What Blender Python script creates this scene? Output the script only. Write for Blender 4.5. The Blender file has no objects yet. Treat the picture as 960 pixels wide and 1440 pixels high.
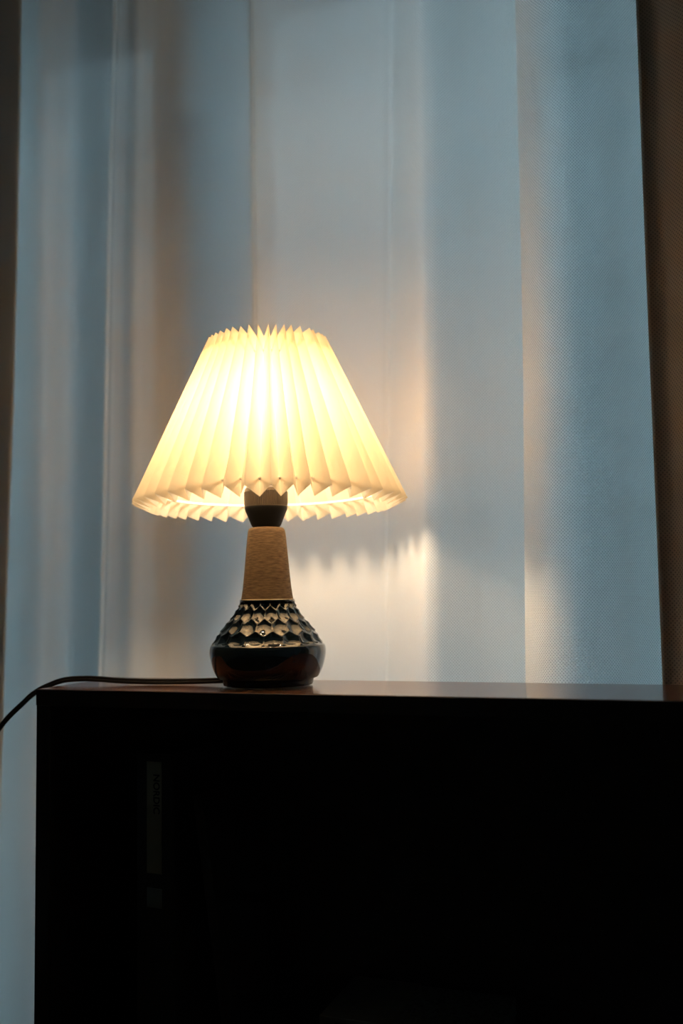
import bpy, bmesh, math, random
from mathutils import Vector, Matrix

R = math.radians
S = bpy.context.scene
COL = S.collection
TZ = 0.80                      # height of the bookcase top above the floor
random.seed(7)

# ------------------------------------------------------------------ camera
FPX, YAW, PITCH, ROLL = 1400.0, R(20.0), R(4.818), R(1.0)
CAM = Vector((0.5107, -1.1294, TZ + 0.1079))
cd = bpy.data.cameras.new('camera')
cam = bpy.data.objects.new('camera', cd)
COL.objects.link(cam)
cam.matrix_world = (Matrix.Translation(CAM) @ Matrix.Rotation(YAW, 4, 'Z')
                    @ Matrix.Rotation(R(90) + PITCH, 4, 'X') @ Matrix.Rotation(-ROLL, 4, 'Z'))
cd.sensor_fit = 'VERTICAL'
cd.sensor_height = 36.0
cd.lens = FPX / 1440.0 * 36.0
cd.clip_start = 0.02
cd.dof.use_dof = True
cd.dof.focus_distance = 1.17
cd.dof.aperture_fstop = 2.4
S.camera = cam

# ------------------------------------------------------------------ daylight (blue dusk sky)
w = bpy.data.worlds.new('dusk_sky')
S.world = w
w.use_nodes = True
nt = w.node_tree
nt.nodes.clear()
wo = nt.nodes.new('ShaderNodeOutputWorld')
bg = nt.nodes.new('ShaderNodeBackground')
bg.inputs['Color'].default_value = (0.475, 0.69, 0.82, 1)
bg.inputs['Strength'].default_value = 61.0
nt.links.new(bg.outputs[0], wo.inputs[0])

BULB_STRENGTH = 246.0
BULB_COLOR = (1.0, 0.75, 0.48, 1)

vs = S.view_settings
S.display_settings.display_device = 'sRGB'
vs.view_transform = 'Standard'
vs.look = 'None'
vs.exposure = 0.0
vs.gamma = 1.0
vs.use_curve_mapping = False
S.cycles.max_bounces = 12
S.cycles.diffuse_bounces = 6
S.cycles.transmission_bounces = 8
S.cycles.transparent_max_bounces = 16

# ------------------------------------------------------------------ helpers
def tag(o, label=None, cat=None, group=None, kind=None):
    if label: o['label'] = label
    if cat: o['category'] = cat
    if group: o['group'] = group
    if kind: o['kind'] = kind
    return o

def link(name, me, mat=None, parent=None, smooth=True):
    o = bpy.data.objects.new(name, me)
    COL.objects.link(o)
    if mat is not None:
        me.materials.append(mat)
    if parent is not None:
        o.parent = parent
    if smooth:
        for p in me.polygons: p.use_smooth = True
        if name in ('socket_cone', 'neck', 'bulb_cap'): me.set_sharp_from_angle(angle=R(38))
    return o

def bm_obj(name, bm, mat=None, parent=None, smooth=False):
    bmesh.ops.recalc_face_normals(bm, faces=bm.faces)
    me = bpy.data.meshes.new(name)
    bm.to_mesh(me); bm.free()
    return link(name, me, mat, parent, smooth)

def empty(name, loc, rz=0.0):
    o = bpy.data.objects.new(name, None)
    o.empty_display_size = 0.05
    COL.objects.link(o)
    o.location = loc
    o.rotation_euler = (0, 0, rz)
    return o

def add_box(bm, x0, x1, y0, y1, z0, z1, bevel=0.0, M=None):
    m = Matrix.Translation(((x0+x1)/2, (y0+y1)/2, (z0+z1)/2)) @ Matrix.Diagonal((x1-x0, y1-y0, z1-z0, 1))
    r = bmesh.ops.create_cube(bm, size=1.0, matrix=m)
    vs_ = r['verts']
    if bevel > 0:
        es = list({e for v in vs_ for e in v.link_edges})
        rb = bmesh.ops.bevel(bm, geom=es, offset=bevel, segments=2, profile=0.6, affect='EDGES')
        vs_ = list({v for f in rb['faces'] for v in f.verts} | {v for v in vs_ if v.is_valid})
    if M is not None:
        bmesh.ops.transform(bm, matrix=M, verts=[v for v in vs_ if v.is_valid])
    return vs_

def lathe(prof, n, disp=None):
    """prof: list of (r, z); rings closed to the axis when r == 0."""
    bm = bmesh.new()
    rings = []
    for r, z in prof:
        if r <= 1e-6:
            rings.append([bm.verts.new((0, 0, z))])
        else:
            ring = []
            for k in range(n):
                a = 2*math.pi*k/n
                rr = r + (disp(a, r, z) if disp else 0.0)
                ring.append(bm.verts.new((rr*math.cos(a), rr*math.sin(a), z)))
            rings.append(ring)
    for A, B in zip(rings, rings[1:]):
        for k in range(n):
            k2 = (k+1) % n
            if len(A) == 1 and len(B) == 1: continue
            if len(A) == 1: bm.faces.new((A[0], B[k], B[k2]))
            elif len(B) == 1: bm.faces.new((A[k], A[k2], B[0]))
            else: bm.faces.new((A[k], A[k2], B[k2], B[k]))
    return bm

def catmull(pts, sub):
    out = []
    n = len(pts)
    for i in range(n-1):
        p0 = pts[max(i-1, 0)]; p1 = pts[i]; p2 = pts[i+1]; p3 = pts[min(i+2, n-1)]
        for k in range(sub):
            t = k/sub
            out.append(tuple(0.5*((2*b) + (-a+c)*t + (2*a-5*b+4*c-d)*t*t + (-a+3*b-3*c+d)*t**3)
                             for a, b, c, d in zip(p0, p1, p2, p3)))
    out.append(tuple(pts[-1]))
    return out

def tube(bm, pts, rad, n=10, closed=False, section=None):
    """sweep a circle (or section list of (a,b)) along pts"""
    P = [Vector(p) for p in pts]
    m = len(P)
    rings = []
    up = Vector((0, 0, 1))
    for i in range(m):
        if closed: t = P[(i+1) % m] - P[i-1]
        else: t = P[min(i+1, m-1)] - P[max(i-1, 0)]
        t.normalize()
        s = t.cross(up)
        if s.length < 1e-3: s = Vector((1, 0, 0))
        s.normalize(); b = s.cross(t).normalized()
        sec = section or [(rad*math.cos(2*math.pi*k/n), rad*math.sin(2*math.pi*k/n)) for k in range(n)]
        rings.append([bm.verts.new(P[i] + s*a + b*c) for a, c in sec])
    q = len(rings[0])
    for i in range(m if closed else m-1):
        A, B = rings[i], rings[(i+1) % m]
        for k in range(q):
            bm.faces.new((A[k], A[(k+1) % q], B[(k+1) % q], B[k]))
    if not closed:
        bm.faces.new(rings[0][::-1]); bm.faces.new(rings[-1])

# ------------------------------------------------------------------ materials
def new_mat(name):
    m = bpy.data.materials.new(name)
    m.use_nodes = True
    return m, m.node_tree, m.node_tree.nodes['Principled BSDF']

def simple(name, col, rough=0.6, spec=0.5, noise=0.0, scale=40, bump=0.0, metallic=0.0):
    m, t, b = new_mat(name)
    b.inputs['Roughness'].default_value = rough
    b.inputs['Specular IOR Level'].default_value = spec
    b.inputs['Metallic'].default_value = metallic
    b.inputs['Base Color'].default_value = (*col, 1)
    if noise or bump:
        tc = t.nodes.new('ShaderNodeTexCoord')
        nz = t.nodes.new('ShaderNodeTexNoise')
        nz.inputs['Scale'].default_value = scale
        nz.inputs['Detail'].default_value = 5
        t.links.new(tc.outputs['Object'], nz.inputs['Vector'])
        if noise:
            cr = t.nodes.new('ShaderNodeValToRGB')
            cr.color_ramp.elements[0].position = 0.3
            cr.color_ramp.elements[1].position = 0.7
            cr.color_ramp.elements[0].color = (*[c*(1-noise) for c in col], 1)
            cr.color_ramp.elements[1].color = (*[min(1, c*(1+noise)) for c in col], 1)
            t.links.new(nz.outputs['Fac'], cr.inputs[0])
            t.links.new(cr.outputs[0], b.inputs['Base Color'])
        if bump:
            bp = t.nodes.new('ShaderNodeBump')
            bp.inputs['Strength'].default_value = bump
            bp.inputs['Distance'].default_value = 0.002
            t.links.new(nz.outputs['Fac'], bp.inputs['Height'])
            t.links.new(bp.outputs[0], b.inputs['Normal'])
    return m

def mathn(t, op, a=None, b=None, va=0.0, vb=0.0):
    n = t.nodes.new('ShaderNodeMath'); n.operation = op
    if a is not None: t.links.new(a, n.inputs[0])
    else: n.inputs[0].default_value = va
    if len(n.inputs) > 1:
        if b is not None: t.links.new(b, n.inputs[1])
        else: n.inputs[1].default_value = vb
    return n.outputs[0]

def make_curtain_mat(name='sheer_weave', dcol=(0.96, 0.93, 0.89, 1), tcol=(0.74, 0.77, 0.78, 1), tfac=0.24, pitch=1.0, open_=1.0):
    m, t, b = new_mat(name)
    t.nodes.remove(b)
    out = t.nodes['Material Output']
    uv = t.nodes.new('ShaderNodeUVMap')
    sep = t.nodes.new('ShaderNodeSeparateXYZ')
    t.links.new(uv.outputs[0], sep.inputs[0])
    u, v = sep.outputs[0], sep.outputs[1]
    # staggered lattice of small openings: cos(u) * cos(v) in both phases
    ku, kv = 2*math.pi/(0.0040*pitch), 2*math.pi/(0.0042*pitch)
    nz = t.nodes.new('ShaderNodeTexNoise'); nz.inputs['Scale'].default_value = 130
    t.links.new(uv.outputs[0], nz.inputs['Vector'])
    jit = mathn(t, 'MULTIPLY', mathn(t, 'SUBTRACT', nz.outputs['Fac'], vb=0.5), vb=1.6)
    cu = mathn(t, 'COSINE', mathn(t, 'ADD', mathn(t, 'MULTIPLY', u, vb=ku), jit))
    cv = mathn(t, 'COSINE', mathn(t, 'MULTIPLY', v, vb=kv))
    pr = mathn(t, 'MULTIPLY', cu, cv)                     # +1 at staggered openings
    mr = t.nodes.new('ShaderNodeMapRange'); mr.interpolation_type = 'SMOOTHSTEP'
    mr.inputs['From Min'].default_value = 0.1; mr.inputs['From Max'].default_value = 0.85
    t.links.new(pr, mr.inputs['Value'])
    hole = mr.outputs[0]
    # vertical thread density variation
    nv = t.nodes.new('ShaderNodeTexNoise'); nv.noise_dimensions = '1D'; nv.inputs['Scale'].default_value = 170
    t.links.new(u, nv.inputs['W'])
    dens = t.nodes.new('ShaderNodeMapRange')
    dens.inputs['To Min'].default_value = 0.05*open_; dens.inputs['To Max'].default_value = 0.13*open_
    dens.inputs['From Min'].default_value = 0.25; dens.inputs['From Max'].default_value = 0.75
    t.links.new(nv.outputs['Fac'], dens.inputs['Value'])
    fac = mathn(t, 'MULTIPLY', hole, dens.outputs[0])
    fac = mathn(t, 'ADD', fac, vb=0.0)
    bump = t.nodes.new('ShaderNodeBump'); bump.inputs['Strength'].default_value = 0.5
    bump.inputs['Distance'].default_value = 0.0015; bump.invert = True
    t.links.new(hole, bump.inputs['Height'])
    d = t.nodes.new('ShaderNodeBsdfDiffuse'); d.inputs['Color'].default_value = dcol
    tr = t.nodes.new('ShaderNodeBsdfTranslucent'); tr.inputs['Color'].default_value = tcol
    for nd in (d, tr):                                     # openings painted darker, for the shade between yarns
        mc = t.nodes.new('ShaderNodeMix'); mc.data_type = 'RGBA'
        c = nd.inputs['Color'].default_value[:]
        mc.inputs['A'].default_value = c
        mc.inputs['B'].default_value = (c[0]*.56, c[1]*.58, c[2]*.59, 1)
        t.links.new(hole, mc.inputs['Factor']); t.links.new(mc.outputs['Result'], nd.inputs['Color'])
    t.links.new(bump.outputs[0], d.inputs['Normal']); t.links.new(bump.outputs[0], tr.inputs['Normal'])
    mx = t.nodes.new('ShaderNodeMixShader'); mx.inputs[0].default_value = tfac
    t.links.new(d.outputs[0], mx.inputs[1]); t.links.new(tr.outputs[0], mx.inputs[2])
    tp = t.nodes.new('ShaderNodeBsdfTransparent')
    m2 = t.nodes.new('ShaderNodeMixShader')
    t.links.new(fac, m2.inputs[0]); t.links.new(mx.outputs[0], m2.inputs[1]); t.links.new(tp.outputs[0], m2.inputs[2])
    t.links.new(m2.outputs[0], out.inputs['Surface'])
    return m

def make_shade_mat():
    m, t, b = new_mat('pleated_paper')
    t.nodes.remove(b)
    out = t.nodes['Material Output']
    tc = t.nodes.new('ShaderNodeTexCoord')
    nz = t.nodes.new('ShaderNodeTexNoise'); nz.inputs['Scale'].default_value = 220; nz.inputs['Detail'].default_value = 6
    t.links.new(tc.outputs['Object'], nz.inputs['Vector'])
    cr = t.nodes.new('ShaderNodeValToRGB')
    cr.color_ramp.elements[0].color = (0.88, 0.735, 0.52, 1); cr.color_ramp.elements[1].color = (0.92, 0.785, 0.57, 1)
    t.links.new(nz.outputs['Fac'], cr.inputs[0])
    d = t.nodes.new('ShaderNodeBsdfDiffuse'); d.inputs['Color'].default_value = (0.93, 0.89, 0.80, 1)
    tr = t.nodes.new('ShaderNodeBsdfTranslucent')
    t.links.new(cr.outputs[0], tr.inputs['Color'])
    mx = t.nodes.new('ShaderNodeMixShader'); mx.inputs[0].default_value = 0.40
    t.links.new(d.outputs[0], mx.inputs[1]); t.links.new(tr.outputs[0], mx.inputs[2])
    t.links.new(mx.outputs[0], out.inputs['Surface'])
    return m

def make_wood(name, c0, c1, rough):
    m, t, b = new_mat(name)
    tc = t.nodes.new('ShaderNodeTexCoord')
    mp = t.nodes.new('ShaderNodeMapping'); mp.inputs['Scale'].default_value = (1.6, 26, 26)
    t.links.new(tc.outputs['Object'], mp.inputs['Vector'])
    nz = t.nodes.new('ShaderNodeTexNoise'); nz.inputs['Scale'].default_value = 6; nz.inputs['Detail'].default_value = 8
    nz.inputs['Distortion'].default_value = 0.6
    t.links.new(mp.outputs[0], nz.inputs['Vector'])
    cr = t.nodes.new('ShaderNodeValToRGB')
    cr.color_ramp.elements[0].position = 0.32; cr.color_ramp.elements[1].position = 0.68
    cr.color_ramp.elements[0].color = (*c0, 1); cr.color_ramp.elements[1].color = (*c1, 1)
    t.links.new(nz.outputs['Fac'], cr.inputs[0]); t.links.new(cr.outputs[0], b.inputs['Base Color'])
    bp = t.nodes.new('ShaderNodeBump'); bp.inputs['Strength'].default_value = 0.08; bp.inputs['Distance'].default_value = 0.001
    t.links.new(nz.outputs['Fac'], bp.inputs['Height']); t.links.new(bp.outputs[0], b.inputs['Normal'])
    b.inputs['Roughness'].default_value = rough
    return m

def make_glass():
    m, t, b = new_mat('window_glass')
    t.nodes.remove(b)
    out = t.nodes['Material Output']
    tp = t.nodes.new('ShaderNodeBsdfTransparent'); tp.inputs[0].default_value = (0.94, 0.97, 0.96, 1)
    gl = t.nodes.new('ShaderNodeBsdfGlossy'); gl.inputs['Roughness'].default_value = 0.02
    fr = t.nodes.new('ShaderNodeFresnel'); fr.inputs[0].default_value = 1.35
    mx = t.nodes.new('ShaderNodeMixShader')
    t.links.new(fr.outputs[0], mx.inputs[0]); t.links.new(tp.outputs[0], mx.inputs[1]); t.links.new(gl.outputs[0], mx.inputs[2])
    t.links.new(mx.outputs[0], out.inputs['Surface'])
    return m

def make_bulb():
    m, t, b = new_mat('lit_bulb')
    t.nodes.remove(b)
    e = t.nodes.new('ShaderNodeEmission')
    e.inputs['Color'].default_value = BULB_COLOR; e.inputs['Strength'].default_value = BULB_STRENGTH
    t.links.new(e.outputs[0], t.nodes['Material Output'].inputs['Surface'])
    return m

def make_neck():
    m, t, b = new_mat('raw_stoneware')
    tc = t.nodes.new('ShaderNodeTexCoord')
    mp = t.nodes.new('ShaderNodeMapping'); mp.inputs['Scale'].default_value = (1, 1, 7)
    t.links.new(tc.outputs['Object'], mp.inputs['Vector'])
    nz = t.nodes.new('ShaderNodeTexNoise'); nz.inputs['Scale'].default_value = 120; nz.inputs['Detail'].default_value = 6
    t.links.new(mp.outputs[0], nz.inputs['Vector'])
    cr = t.nodes.new('ShaderNodeValToRGB')
    cr.color_ramp.elements[0].position = 0.3; cr.color_ramp.elements[1].position = 0.62
    cr.color_ramp.elements[0].color = (0.08, 0.048, 0.026, 1); cr.color_ramp.elements[1].color = (0.18, 0.12, 0.067, 1)
    t.links.new(nz.outputs['Fac'], cr.inputs[0]); t.links.new(cr.outputs[0], b.inputs['Base Color'])
    bp = t.nodes.new('ShaderNodeBump'); bp.inputs['Strength'].default_value = 0.3; bp.inputs['Distance'].default_value = 0.001
    t.links.new(nz.outputs['Fac'], bp.inputs['Height']); t.links.new(bp.outputs[0], b.inputs['Normal'])
    b.inputs['Roughness'].default_value = 0.8
    return m

M_CURT = make_curtain_mat()
M_DRAPE = make_curtain_mat('drape_weave', (0.44, 0.35, 0.27, 1), (0.40, 0.36, 0.30, 1), 0.14, 1.25, 0.12)
M_SHADE = make_shade_mat()
M_WOOD = make_wood('dark_walnut', (0.050, 0.018, 0.009), (0.110, 0.040, 0.019), 0.17)
M_WOOD.node_tree.nodes['Principled BSDF'].inputs['IOR'].default_value = 1.95          # strong reflection; the curtain's warm light is put into its tint
M_WOOD.node_tree.nodes['Principled BSDF'].inputs['Specular Tint'].default_value = (1.0, 0.84, 0.70, 1)
M_FRONT = make_wood('dark_carcase_wood', (0.008, 0.006, 0.005), (0.016, 0.011, 0.009), 0.6)
M_GLASS = make_glass()
M_BULB = make_bulb()
M_NECK = make_neck()
M_GLAZE = simple('navy_glaze', (0.008, 0.016, 0.026), rough=0.06, spec=0.6, noise=0.5, scale=60)
M_GLAZE.node_tree.nodes['Principled BSDF'].inputs['Coat Weight'].default_value = 0.35
M_GLAZE.node_tree.nodes['Principled BSDF'].inputs['Coat Roughness'].default_value = 0.03
gt = M_GLAZE.node_tree                                      # upper rim painted pale, for the light its ledge catches
g_tc = gt.nodes.new('ShaderNodeTexCoord'); g_sp = gt.nodes.new('ShaderNodeSeparateXYZ'); gt.links.new(g_tc.outputs['Object'], g_sp.inputs[0])
g_mr = gt.nodes.new('ShaderNodeMapRange'); g_mr.inputs['From Min'].default_value = 0.1043; g_mr.inputs['From Max'].default_value = 0.1052
gt.links.new(g_sp.outputs[2], g_mr.inputs['Value'])
g_mx = gt.nodes.new('ShaderNodeMix'); g_mx.data_type = 'RGBA'
g_b = gt.nodes['Principled BSDF']
gt.links.new(g_b.inputs['Base Color'].links[0].from_socket, g_mx.inputs['A']); g_mx.inputs['B'].default_value = (0.34, 0.26, 0.15, 1)
gt.links.new(g_mr.outputs[0], g_mx.inputs['Factor']); gt.links.new(g_mx.outputs['Result'], g_b.inputs['Base Color'])
M_BAKELITE = simple('black_bakelite', (0.006, 0.006, 0.006), rough=0.5, spec=0.2)
M_COLLAR = simple('ribbed_bakelite', (0.075, 0.055, 0.038), rough=0.38)
M_WIRE = simple('white_wire', (0.82, 0.78, 0.70), rough=0.45)
M_CORD = simple('black_rubber', (0.014, 0.012, 0.011), rough=0.42, noise=0.2, scale=200)
M_WALL = simple('wall_plaster', (0.20, 0.19, 0.18), rough=0.9, noise=0.06, scale=8, bump=0.1)
M_CEIL = simple('ceiling_paint', (0.24, 0.24, 0.24), rough=0.95, noise=0.04, scale=6)
M_FLOOR = make_wood('floor_boards', (0.045, 0.026, 0.015), (0.09, 0.052, 0.03), 0.55)
M_FRAME = simple('window_frame_paint', (0.25, 0.25, 0.25), rough=0.5, noise=0.05, scale=20)
M_GROUND = simple('street_asphalt', (0.03, 0.03, 0.032), rough=0.95, noise=0.3, scale=3)
M_FACADE = simple('facade_render', (0.032, 0.036, 0.038), rough=0.9, noise=0.2, scale=1.2)
M_PANE = simple('dim_house_pane', (0.022, 0.026, 0.028), rough=0.6, noise=0.2, scale=2)
M_BOOK = simple('black_binder_cloth', (0.011, 0.011, 0.012), rough=0.7, noise=0.3, scale=300)
M_LABEL = simple('pale_label_paper', (0.22, 0.21, 0.15), rough=0.8, noise=0.05, scale=60)
M_LABEL2 = simple('grey_label_paper', (0.13, 0.16, 0.16), rough=0.8, noise=0.05, scale=60)
M_PRINT = simple('black_print', (0.01, 0.01, 0.01), rough=0.8, noise=0.1)
M_PAGE = simple('paper_pages', (0.10, 0.09, 0.065), rough=0.9, noise=0.2, scale=150)
M_CARD = simple('card_box', (0.12, 0.12, 0.10), rough=0.85, noise=0.12, scale=80)
M_CARD2 = simple('mottled_card_box', (0.10, 0.11, 0.11), rough=0.85, noise=0.6, scale=260)

# ------------------------------------------------------------------ room shell
X0, X1, Y0, Y1, H = -2.2, 2.4, -3.2, 0.44, 2.40
OZ0, OZ1 = 0.02, 2.08
OPEN = [(-0.275, 2.20, 0.98), (-0.80, -0.42, None)]        # window openings: x0, x1, middle stile; second added to light the far left
def shell(name, boxes, mat):
    bm = bmesh.new()
    for b in boxes: add_box(bm, *b)
    return tag(bm_obj(name, bm, mat), kind='structure')
shell('floor', [(X0-.1, X1+.1, Y0-.1, Y1+.18, -.1, 0)], M_FLOOR)
shell('ceiling', [(X0-.1, X1+.1, Y0-.1, Y1+.18, H, H+.1)], M_CEIL)
shell('wall_left', [(X0-.1, X0, Y0, Y1, 0, H)], M_WALL)
shell('wall_right', [(X1, X1+.1, Y0, Y1, 0, H)], M_WALL)
shell('wall_front', [(X0-.1, X1+.1, Y0-.1, Y0, 0, H)], M_WALL)
shell('wall_back', [(X0-.1, -0.80, Y1, Y1+.18, 0, H), (2.20, X1+.1, Y1, Y1+.18, 0, H), (-0.42, -0.275, Y1, Y1+.18, 0, H)]  # pier between the openings added to dim daylight behind a curtain fold
      + [(a, b, Y1, Y1+.18, 0, OZ0) for a, b, c in OPEN] + [(a, b, Y1, Y1+.18, OZ1, H) for a, b, c in OPEN], M_WALL)
FY0, FY1 = Y1+.08, Y1+.14
for wi, (ox0, ox1, mid) in enumerate(OPEN):
    win = tag(empty('window_%d' % (wi+1), ((ox0+ox1)/2, Y1+.11, OZ0)), kind='structure')
    def wbox(name, x0, x1, y0, y1, z0, z1, mat, bevel=0.003):
        bm = bmesh.new()
        add_box(bm, x0, x1, y0, y1, z0, z1, bevel)
        o = bm_obj(name, bm, mat, win)
        o.location = -win.location
        return o
    wbox('frame_rail', ox0, ox1, FY0, FY1, OZ0, OZ0+.05, M_FRAME)
    wbox('frame_rail', ox0, ox1, FY0, FY1, OZ1-.05, OZ1, M_FRAME)
    stiles = [ox0, ox1-.05] + ([mid] if mid else [])
    for xa in stiles:
        wbox('frame_stile', xa, xa+.05, FY0, FY1, OZ0+.05, OZ1-.05, M_FRAME)
    xs = sorted(stiles)
    for a, b in zip(xs, xs[1:]):
        wbox('pane', a+.05, b, Y1+.107, Y1+.113, OZ0+.05, OZ1-.05, M_GLASS, 0)

# outside: street level and the house across, which keeps the view through the weave dark
shell('ground', [(-30, 30, Y1+.4, 40, -2.2, -2.0)], M_GROUND)
hb = tag(empty('house', (-3.0, 12.0, -2.0)), 'dim house across the street, a dark blur behind the sheer curtain', 'house')
def hbox(name, b, mat, bevel=0.0):
    bm = bmesh.new(); add_box(bm, *b, bevel); o = bm_obj(name, bm, mat, hb); return o
hbox('wall', (-14, 14, 0, 6, 0, 14.4), M_FACADE)
hbox('roof', (-14.4, 14.4, -0.4, 6.4, 14.4, 14.75), M_FRONT)
for zi in (1.0, 4.0, 7.0, 10.0):
    for xi in range(-5, 6):
        f = hbox('window', (xi*2.4-.65, xi*2.4+.65, -.06, .02, zi, zi+1.5), M_FACADE, 0.01)
        bm = bmesh.new(); add_box(bm, xi*2.4-.55, xi*2.4+.55, -.075, -.05, zi+.1, zi+1.4)
        bm_obj('pane', bm, M_PANE, f)

# ------------------------------------------------------------------ sheer curtain
def plan(px, py, d):
    """ground-plan x, y of a sight line at depth d: used once, to lay the folds out from measured angles"""
    u, v = px-480.0, 720.0-py
    u0 = u*math.cos(ROLL) + v*math.sin(ROLL); v0 = -u*math.sin(ROLL) + v*math.cos(ROLL)
    fw = FPX*math.cos(PITCH) - v0*math.sin(PITCH); up = FPX*math.sin(PITCH) + v0*math.cos(PITCH)
    X = d*u0/fw
    return (CAM.x + X*math.cos(YAW) - d*math.sin(YAW), CAM.y + X*math.sin(YAW) + d*math.cos(YAW), CAM.z + d*up/fw)
# (px at the height of the bookcase top, px at the top of the picture, depth)
FOLDS = [(-420, -370, 1.86), (-330, -280, 1.80), (-270, -220, 1.86), (-200, -150, 1.78), (-120, -80, 1.80), (-60, -25, 1.72),
         (-12, 15, 1.675), (6, 32, 1.665), (-2, 22, 1.685), (-40, -15, 1.72), (-34, -8, 1.745), (0, 24, 1.735), (30, 45, 1.70), (56, 62, 1.69),
         (78, 88, 1.71), (98, 112, 1.715), (120, 135, 1.675), (136, 159, 1.642), (140, 163, 1.640), (143, 166, 1.6428), (147, 170, 1.640), (154, 174, 1.640),
         (166, 182, 1.638), (184, 194, 1.630), (206, 208, 1.643), (240, 236, 1.662), (272, 266, 1.655), (302, 292, 1.605), (345, 330, 1.522),
         (364, 346, 1.494), (371, 351, 1.4930), (373, 353, 1.4975), (376, 356, 1.5010), (386, 366, 1.5025), (405, 385, 1.500), (440, 425, 1.492), (490, 480, 1.478), (532, 530, 1.455), (543, 546, 1.450), (550, 553, 1.440), (570, 565, 1.400),
         (592, 582, 1.352), (612, 600, 1.340), (640, 630, 1.344), (680, 670, 1.352), (720, 708, 1.358), (746, 730, 1.364), (764, 748, 1.362), (770, 754, 1.346),
         (760, 744, 1.325), (746, 732, 1.300), (739, 725, 1.280), (741, 727, 1.260), (750, 736, 1.240), (766, 748, 1.219), (786, 766, 1.206), (812, 790, 1.199), (840, 817, 1.200), (870, 842, 1.209), (905, 874, 1.235),
         (950, 912, 1.255), (1000, 965, 1.262), (1060, 1030, 1.245), (1120, 1095, 1.250), (1180, 1155, 1.235), (1260, 1230, 1.23), (1330, 1300, 1.24), (1420, 1390, 1.22), (1500, 1470, 1.22)]
DRAPE = [(975, 940, 1.222), (952, 916, 1.216), (938, 902, 1.209), (931, 895, 1.199), (933, 897, 1.190), (945, 909, 1.187), (958, 922, 1.180), (976, 941, 1.158), (1000, 966, 1.138),
         (1040, 1006, 1.128), (1080, 1050, 1.140), (1120, 1095, 1.170), (1170, 1145, 1.180), (1220, 1195, 1.150), (1280, 1255, 1.130), (1340, 1310, 1.150), (1400, 1370, 1.17)]
def hang(name, folds, mat, wobble):
    lo = [plan(a, 950, d) for a, b, d in folds]
    hi = [plan(b, 0, d) for a, b, d in folds]
    ctrl = []
    for l, h in zip(lo, hi):
        gx = (h[0]-l[0])/(h[2]-l[2]); gy = (h[1]-l[1])/(h[2]-l[2])
        ctrl.append((l[0], l[1], gx, gy, l[2]))
    prof = catmull(ctrl, 7)
    NZ, Z0, Z1 = 40, 0.015, H
    verts, faces, us = [], [], []
    acc = 0.0
    for i, p in enumerate(prof):
        if i: acc += math.hypot(p[0]-prof[i-1][0], p[1]-prof[i-1][1])
        us.append(acc)
    for j in range(NZ+1):
        z = Z0 + (Z1-Z0)*j/NZ
        for i, p in enumerate(prof):
            k = max(-0.35, min(1.1, z - p[4]))
            wob = wobble*math.sin(3.1*z + us[i]*5.0) * min(1, abs(k)*2.5)
            verts.append((p[0] + p[2]*k + wob, p[1] + p[3]*k + wob*0.6, z))
    n = len(prof)
    for j in range(NZ):
        for i in range(n-1):
            faces.append((j*n+i, j*n+i+1, (j+1)*n+i+1, (j+1)*n+i))
    me = bpy.data.meshes.new(name)
    me.from_pydata(verts, [], faces)
    uvl = me.uv_layers.new(name='UVMap')
    for lp in me.loops:
        vi = lp.vertex_index
        uvl.data[lp.index].uv = (us[vi % n], Z0 + (Z1-Z0)*(vi//n)/NZ)
    return link(name, me, mat)
tag(hang('sheer_curtain', FOLDS, M_CURT, 0.0025), 'white sheer woven curtain hanging in soft vertical folds behind the lamp', 'curtain')
tag(hang('drape', [(a, b, d + 0.010) for a, b, d in DRAPE], M_DRAPE, 0.001), 'dark brown woven drape at the right edge, in front of the sheer curtain', 'curtain')

# ------------------------------------------------------------------ bookcase
BX0, BX1, BY0, BY1 = -0.2705, 0.93, -0.094, 0.083
bc = tag(empty('bookcase', (0, 0, 0)), 'dark wooden open bookcase whose top carries the lamp', 'bookcase')
def bpart(name, b, mat, bevel=0.0012):
    bm = bmesh.new(); add_box(bm, *b, bevel)
    return bm_obj(name, bm, mat, bc)
T = 0.020
SHZ = TZ - 0.42
bpart('top_board', (BX0, BX1, BY0+.0025, BY1, TZ-T, TZ), M_WOOD, 0.0008)
bpart('edge_shade_strip', (BX0, BX1, BY0, BY0+.0025, TZ-T, TZ-.0004), M_FRONT, 0.0008)  # added strip: shade of the unlit front edge put into its dark colour
bpart('side_panel', (BX0, BX0+T, BY0+.001, BY1, 0, TZ-T), M_FRONT)
bpart('side_panel', (BX1-T, BX1, BY0+.001, BY1, 0, TZ-T), M_FRONT)
bpart('back_panel', (BX0+T, BX1-T, BY1-.008, BY1-.001, 0.06, TZ-T), M_FRONT, 0)
bpart('shelf', (BX0+T, BX1-T, BY0+.004, BY1-.008, SHZ-T, SHZ), M_FRONT)
bpart('shelf', (BX0+T, BX1-T, BY0+.004, BY1-.008, 0.06, 0.08), M_FRONT)
bpart('plinth', (BX0+T, BX1-T, BY0+.02, BY0+.035, 0, 0.06), M_FRONT)

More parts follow.
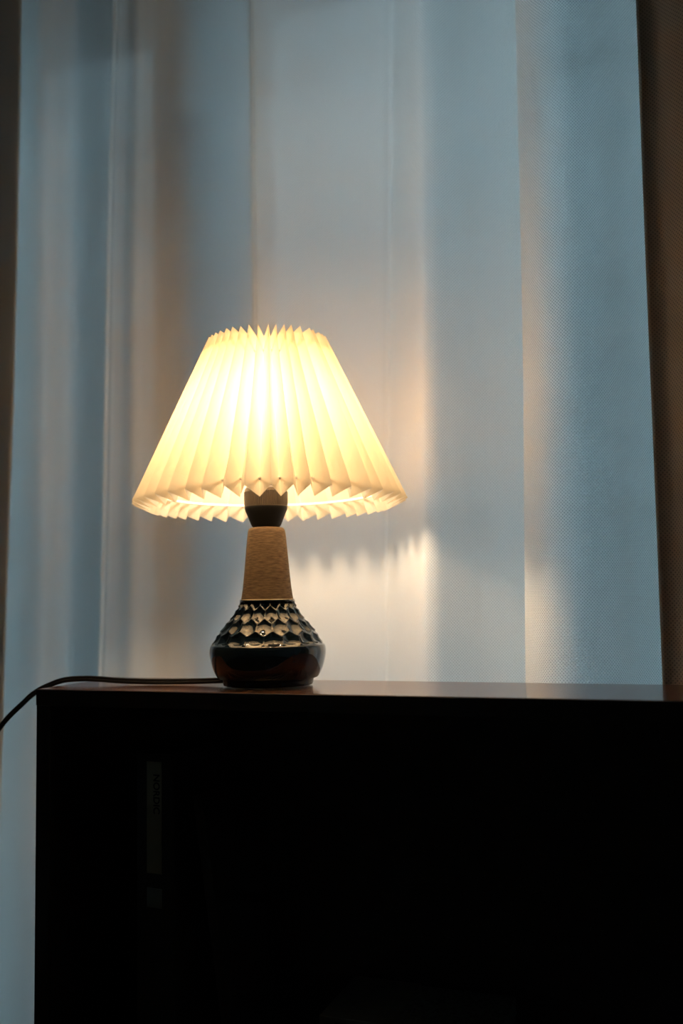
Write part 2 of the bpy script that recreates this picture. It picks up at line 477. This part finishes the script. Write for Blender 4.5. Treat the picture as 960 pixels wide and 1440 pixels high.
# things standing inside (almost lost in the dark)
bd = tag(empty('binder', (-0.113, -0.079, SHZ), R(-6)), 'black upright binder with a pale spine label, inside the dark bookcase', 'binder')
bm = bmesh.new(); add_box(bm, -.026, .026, 0.0, .004, 0, .345, 0.0015); bm_obj('spine', bm, M_BOOK, bd)
bm = bmesh.new(); add_box(bm, -.026, -.023, .004, .135, 0, .345); add_box(bm, .023, .026, .004, .135, 0, .345); bm_obj('cover', bm, M_BOOK, bd)
bm = bmesh.new(); add_box(bm, -.0225, .0225, .006, .130, .004, .330); bm_obj('pages', bm, M_PAGE, bd)
bm = bmesh.new(); add_box(bm, -.0105, .0105, -.0008, 0, .207, .336); lb = bm_obj('spine_label', bm, M_LABEL, bd); lb['label'] = 'pale printed spine label'
bm = bmesh.new(); add_box(bm, -.0105, .0105, -.0008, 0, .168, .190); l2 = bm_obj('spine_label', bm, M_LABEL2, bd); l2['label'] = 'small grey label low on the spine'
def lettering(txt, size, loc, parent, squeeze=1.0):
    cu = bpy.data.curves.new('lettering', 'FONT')
    cu.body = txt; cu.size = size; cu.extrude = 0.0001; cu.offset = size*0.02
    cu.align_x = 'LEFT'
    tmp = bpy.data.objects.new('lettering_source', cu)
    COL.objects.link(tmp)
    dg = bpy.context.evaluated_depsgraph_get(); dg.update()
    me = bpy.data.meshes.new_from_object(tmp.evaluated_get(dg))
    bpy.data.objects.remove(tmp); bpy.data.curves.remove(cu)
    me.materials.clear()
    o = link('lettering', me, M_PRINT, parent, smooth=False)
    # reads downwards along the spine
    o.matrix_local = Matrix.Translation(loc) @ Matrix.Rotation(R(90), 4, 'X') @ Matrix.Rotation(R(-90), 4, 'Z') @ Matrix.Diagonal((squeeze, 1, 1, 1))
    return o
lettering('NORDIC', 0.0125, (-.0005, -.0010, .322), lb, 0.95)

lean = tag(empty('book', (-0.014, -0.078, SHZ+.002), 0), 'thin dark book leaning beside the binder, inside the bookcase', 'book')
lean.rotation_euler = (0, R(-8), 0)
bm = bmesh.new(); add_box(bm, -.006, -.0045, 0, .13, 0, .30); add_box(bm, .0045, .006, 0, .13, 0, .30); add_box(bm, -.006, .006, -.0015, 0, 0, .30); bm_obj('cover', bm, M_BOOK, lean)
bm = bmesh.new(); add_box(bm, -.0042, .0042, .001, .126, .004, .296); bm_obj('pages', bm, M_PAGE, lean)

def card_box(x0, wd, hgt, y0, mat, label, dark):
    o = tag(empty('card_box', (x0, y0, SHZ)), label, 'box')
    bm = bmesh.new(); add_box(bm, 0, wd, 0, .12, 0, hgt-.014, .001); bm_obj('body', bm, mat, o)
    bm = bmesh.new(); add_box(bm, -.0012, wd+.0012, -.0012, .1212, hgt-.02, hgt, .0012); bm_obj('lid', bm, mat, o)
    if dark:
        bm = bmesh.new(); add_box(bm, .018, .030, -.003, -.0010, hgt-.016, hgt-.005); bm_obj('sticker', bm, M_PRINT, o)
    return o
card_box(0.086, .082, .064, -.060, M_CARD, 'low pale card box with a dark square, at the bottom edge', True)
card_box(0.172, .110, .064, -.066, M_CARD2, 'low mottled grey card box right of the pale box, at the bottom edge', False)

# ------------------------------------------------------------------ table lamp
lamp = tag(empty('table_lamp', (0, 0, TZ)), 'lit ceramic table lamp with a cream pleated paper shade', 'lamp')
PX = 0.000883
def zy(y): return 0.1079 + (839.8 - y)*PX*1.001
# glazed foot, carved with staggered lozenges between shoulder and belly
key = [(0, .001), (.050, .001), (.0545, .0015), (.0555, .004), (.0565, .0085), (.0605, .0100), (.0632, .0130), (.0675, .022), (.0702, .032), (.0715, .040), (.0713, .0450),
       (.0704, .0485), (.0692, .0510), (.0672, .0550), (.0625, .0625), (.0575, .0695), (.0525, .0755), (.0455, .0835), (.0388, .0935), (.0353, .1000), (.0341, .1038), (.0336, .1050), (.0326, .1057), (.0315, .1058)]
pp = catmull(key[3:], 7)
prof_b = key[:3] + [(r, z) for r, z in pp]
ZA, ZB = .0495, .1030
ROW = .0151
def carve2(a, r, z):
    # cup-shaped hollows in staggered rows, meeting in sharp ridges
    if z < ZA or z > ZB: return 0.0
    e = max(0.0, min(1.0, (z-ZA)/.004, (ZB-z)/.003))
    x = 18*a/(2*math.pi); y = (z-ZA)/ROW
    wx = 1.0
    best = 9.0
    for j in (math.floor(y)-1, math.floor(y), math.floor(y)+1, math.floor(y)+2):
        sh_ = 0.5*(j % 2)
        dx = x - sh_ - round(x - sh_)
        dy = (y - j - 0.5)*0.92
        best = min(best, dx*dx*1.25 + dy*dy)
    return -0.0060*e*max(0.0, 1 - best/0.42)*(0.72+0.28*r/.07)
# finer rings through the carved band
fine = []
for (r0, z0), (r1, z1) in zip(prof_b, prof_b[1:]):
    fine.append((r0, z0))
    if ZA-.003 < z0 < ZB+.003:
        k = max(1, int((z1-z0)/.0006))
        for j in range(1, k): fine.append((r0+(r1-r0)*j/k, z0+(z1-z0)*j/k))
fine.append(prof_b[-1])
foot = bm_obj('glazed_foot', lathe(fine, 288, carve2), M_GLAZE, lamp, True)
foot['label'] = 'navy glazed foot carved with rows of lozenges'
neck = bm_obj('neck', lathe([(.0318, .1050), (.0320, .1066), (.0316, .1085), (.0302, .118), (.0289, .130), (.0276, .1435), (.0264, .157), (.0252, .1700), (.0240, .1830), (.0232, .1890), (.0224, .1918), (.0205, .1937), (.017, .1944), (.0, .1944)], 96), M_NECK, lamp, True)
neck['label'] = 'unglazed tan stoneware neck'
SX = -0.0003
so = empty('socket', (SX, 0, 0)); so.parent = lamp
bm_obj('socket_cone', lathe([(0, .1944), (.0165, .1944), (.0170, .1956), (.0178, .1962), (.0186, .1975), (.0190, .1985), (.0215, .2050), (.0242, .2115), (.0262, .2165), (.0266, .2192), (.0266, .2200), (0, .2200)], 72), M_BAKELITE, so, True)
NR = 64
def rib(a, r, z):
    return 0.00045*(1 if math.cos(NR*a) > 0 else -1) if (.2212 < z < .2385) else 0.0
bm_obj('socket_collar', lathe([(0, .2200), (.0266, .2200), (.0266, .2208), (.0266, .2213), (.0268, .2300), (.0268, .2384), (.0268, .2387), (.0262, .2420), (.0250, .2440), (.0225, .2450), (.0185, .2455), (.018, .262), (0, .262)], NR*6, rib), M_COLLAR, so, False)
BZ = 0.322
bl = bm_obj('bulb', lathe([(0, BZ-.040), (.0100, BZ-.038), (.0115, BZ-.026), (.0142, BZ-.017), (.0178, BZ-.009), (.0193, BZ-.001), (.0193, BZ+.004), (.0178, BZ+.010), (.0140, BZ+.0155), (.0078, BZ+.0190), (0, BZ+.020)], 20), M_BULB, lamp, True)
bl['label'] = 'lit warm bulb inside the shade'
bm_obj('bulb_cap', lathe([(0, .262), (.0130, .262), (.0135, .266), (.0122, BZ-.039), (0, BZ-.039)], 24), M_WIRE, lamp, True)

# pleated shade: accordion folds, ridges outside and higher, valleys inside and lower
SHX = 0.0055
shade = empty('lamp_shade', (SHX, 0, 0)); shade.parent = lamp
pv = Vector((0, 0, 0.33))                               # the shade sits a little askew on its carrier
shade.matrix_basis = (Matrix.Translation(Vector((SHX, 0, -0.0022)) + pv) @ Matrix.Rotation(R(1.1), 4, Vector((-0.91, -0.41, 0)))
                      @ Matrix.Rotation(R(0.45), 4, Vector((0.34, -0.94, 0))) @ Matrix.Translation(-pv))
NP = 43
RB, RT, ZBOT, ZTOP = 0.1700, 0.0745, 0.2275, 0.4335       # ridge line
th = math.atan2(RB-RT, ZTOP-ZBOT)
AMPB, AMPT = 0.0245, 0.0240
rng = random.Random(3)
ridge_a = [2*math.pi*(k + 0.16*rng.uniform(-1, 1))/NP for k in range(NP)]
ridge_j = [rng.uniform(-1, 1) for k in range(NP)]
top_j = [2*math.pi/NP*0.16*rng.uniform(-1, 1) for k in range(NP*2)]
L = math.hypot(RB-RT, ZTOP-ZBOT)
rows = [0.0, .045, .088, .100, .112, .2, .35, .5, .65, .8, .872, .886, .898, .95, 1.0]
TB, TT = .100, .886
def shade_pt(kind, k, t):
    """kind 0 ridge, 1 valley; t along the slant"""
    if kind == 0: a = ridge_a[k % NP]
    else:
        a1 = ridge_a[(k+1) % NP] + (2*math.pi if (k+1) >= NP else 0)
        a = (ridge_a[k % NP] + a1)/2
    a += top_j[(2*k+kind) % (2*NP)]*t*0.9
    r = RB + (RT-RB)*t; z = ZBOT + (ZTOP-ZBOT)*t
    amp = AMPB + (AMPT-AMPB)*t
    # the carrier rings pinch the folds a little
    amp *= 1 - 0.10*math.exp(-((t-TB)/.05)**2) - 0.10*math.exp(-((t-TT)/.05)**2)
    if kind == 0:
        off = 0.0006*ridge_j[k % NP]
        # the loose ends beyond the rings flare very slightly
    else:
        off = -amp
    r += off*math.cos(th); z += off*math.sin(th)
    return Vector((r*math.cos(a), r*math.sin(a), z))
FR = [0.0, 0.3, 0.62, 0.87, 1.0]
bm = bmesh.new()
grid = []
for t in rows:
    ring = []
    for k in range(NP):
        r0 = shade_pt(0, k, t); v0 = shade_pt(1, k, t)
        r1 = shade_pt(0, (k+1) % NP, t)
        for f in FR[:-1]: ring.append(bm.verts.new(r0.lerp(v0, f)))
        for f in FR[:0:-1]: ring.append(bm.verts.new(r1.lerp(v0, f)))
    grid.append(ring)
m = len(grid[0])
for j in range(len(rows)-1):
    tm = (rows[j]+rows[j+1])/2
    for i in range(m):
        c = i % 8
        hole = (abs(tm-.094) < .004 or abs(tm-.892) < .004) and c in (3, 4)
        if hole: continue
        bm.faces.new((grid[j][i], grid[j][(i+1) % m], grid[j+1][(i+1) % m], grid[j+1][i]))
sh = bm_obj('pleated_paper', bm, M_SHADE, shade, False)
sh['label'] = 'cream paper folded in narrow pleats with pointed edges'
def ring(name, t, rad):
    p = shade_pt(1, 0, t); r = math.hypot(p.x, p.y) - rad*0.6
    bm = bmesh.new()
    tube(bm, [(r*math.cos(2*math.pi*k/96), r*math.sin(2*math.pi*k/96), p.z) for k in range(96)], rad, 8, True)
    return bm_obj(name, bm, M_WIRE, shade, True), r, p.z
_, rb_, zb_ = ring('bottom_ring', TB, .0016)
_, rt_, zt_ = ring('top_ring', TT, .0014)
for k in range(3):
    a = R(-90 + 48 + 120*k) - R(0)
    bm = bmesh.new()
    ca, sa = math.cos(a), math.sin(a)
    tube(bm, catmull([(.0245*ca, .0245*sa, .2445), (.036*ca, .036*sa, .262), (.050*ca, .050*sa, .32), (rt_*1.02*ca, rt_*1.02*sa, .37), (rt_*ca, rt_*sa, zt_)], 6), .0011, 6)
    o = bm_obj('carrier_arm', bm, M_WIRE, shade, True)

# flat twin cord from the foot, over the left edge of the bookcase and down
cp = [(-.052, -.008, .0066), (-.0697, -.0105, .0058), (-.109, -.0119, .0045), (-.1534, -.0175, .0042), (-.1967, -.0248, .0056), (-.2225, -.0288, .0074), (-.2451, -.0317, .0080),
      (-.270, -.0376, .0064), (-.291, -.0431, -.0008), (-.3062, -.0476, -.0088), (-.3213, -.0520, -.0218), (-.3514, -.0598, -.0532), (-.3919, -.0639, -.1145),
      (-.425, -.065, -.20), (-.445, -.060, -.35), (-.452, -.045, -.55), (-.44, -.02, -.74), (-.40, .04, -.792), (-.30, .16, -.7965)]
cpath = catmull(cp, 8)
sec = []
RC = 0.0021
for k in range(12):
    a = R(-150 + 300*k/11); sec.append((RC*0.8 + RC*math.cos(a), RC*math.sin(a)))
for k in range(12):
    a = R(30 + 300*k/11); sec.append((-RC*0.8 + RC*math.cos(a), RC*math.sin(a)))
# stand the flat section nearly on edge
ca, sa = math.cos(R(62)), math.sin(R(62))
sec = [(x*ca - y*sa, x*sa + y*ca) for x, y in sec]
bm = bmesh.new()
tube(bm, cpath, RC, section=sec)
cord = bm_obj('cord', bm, M_CORD, lamp, True)
cord['label'] = 'black flat twin cord running off to the left'
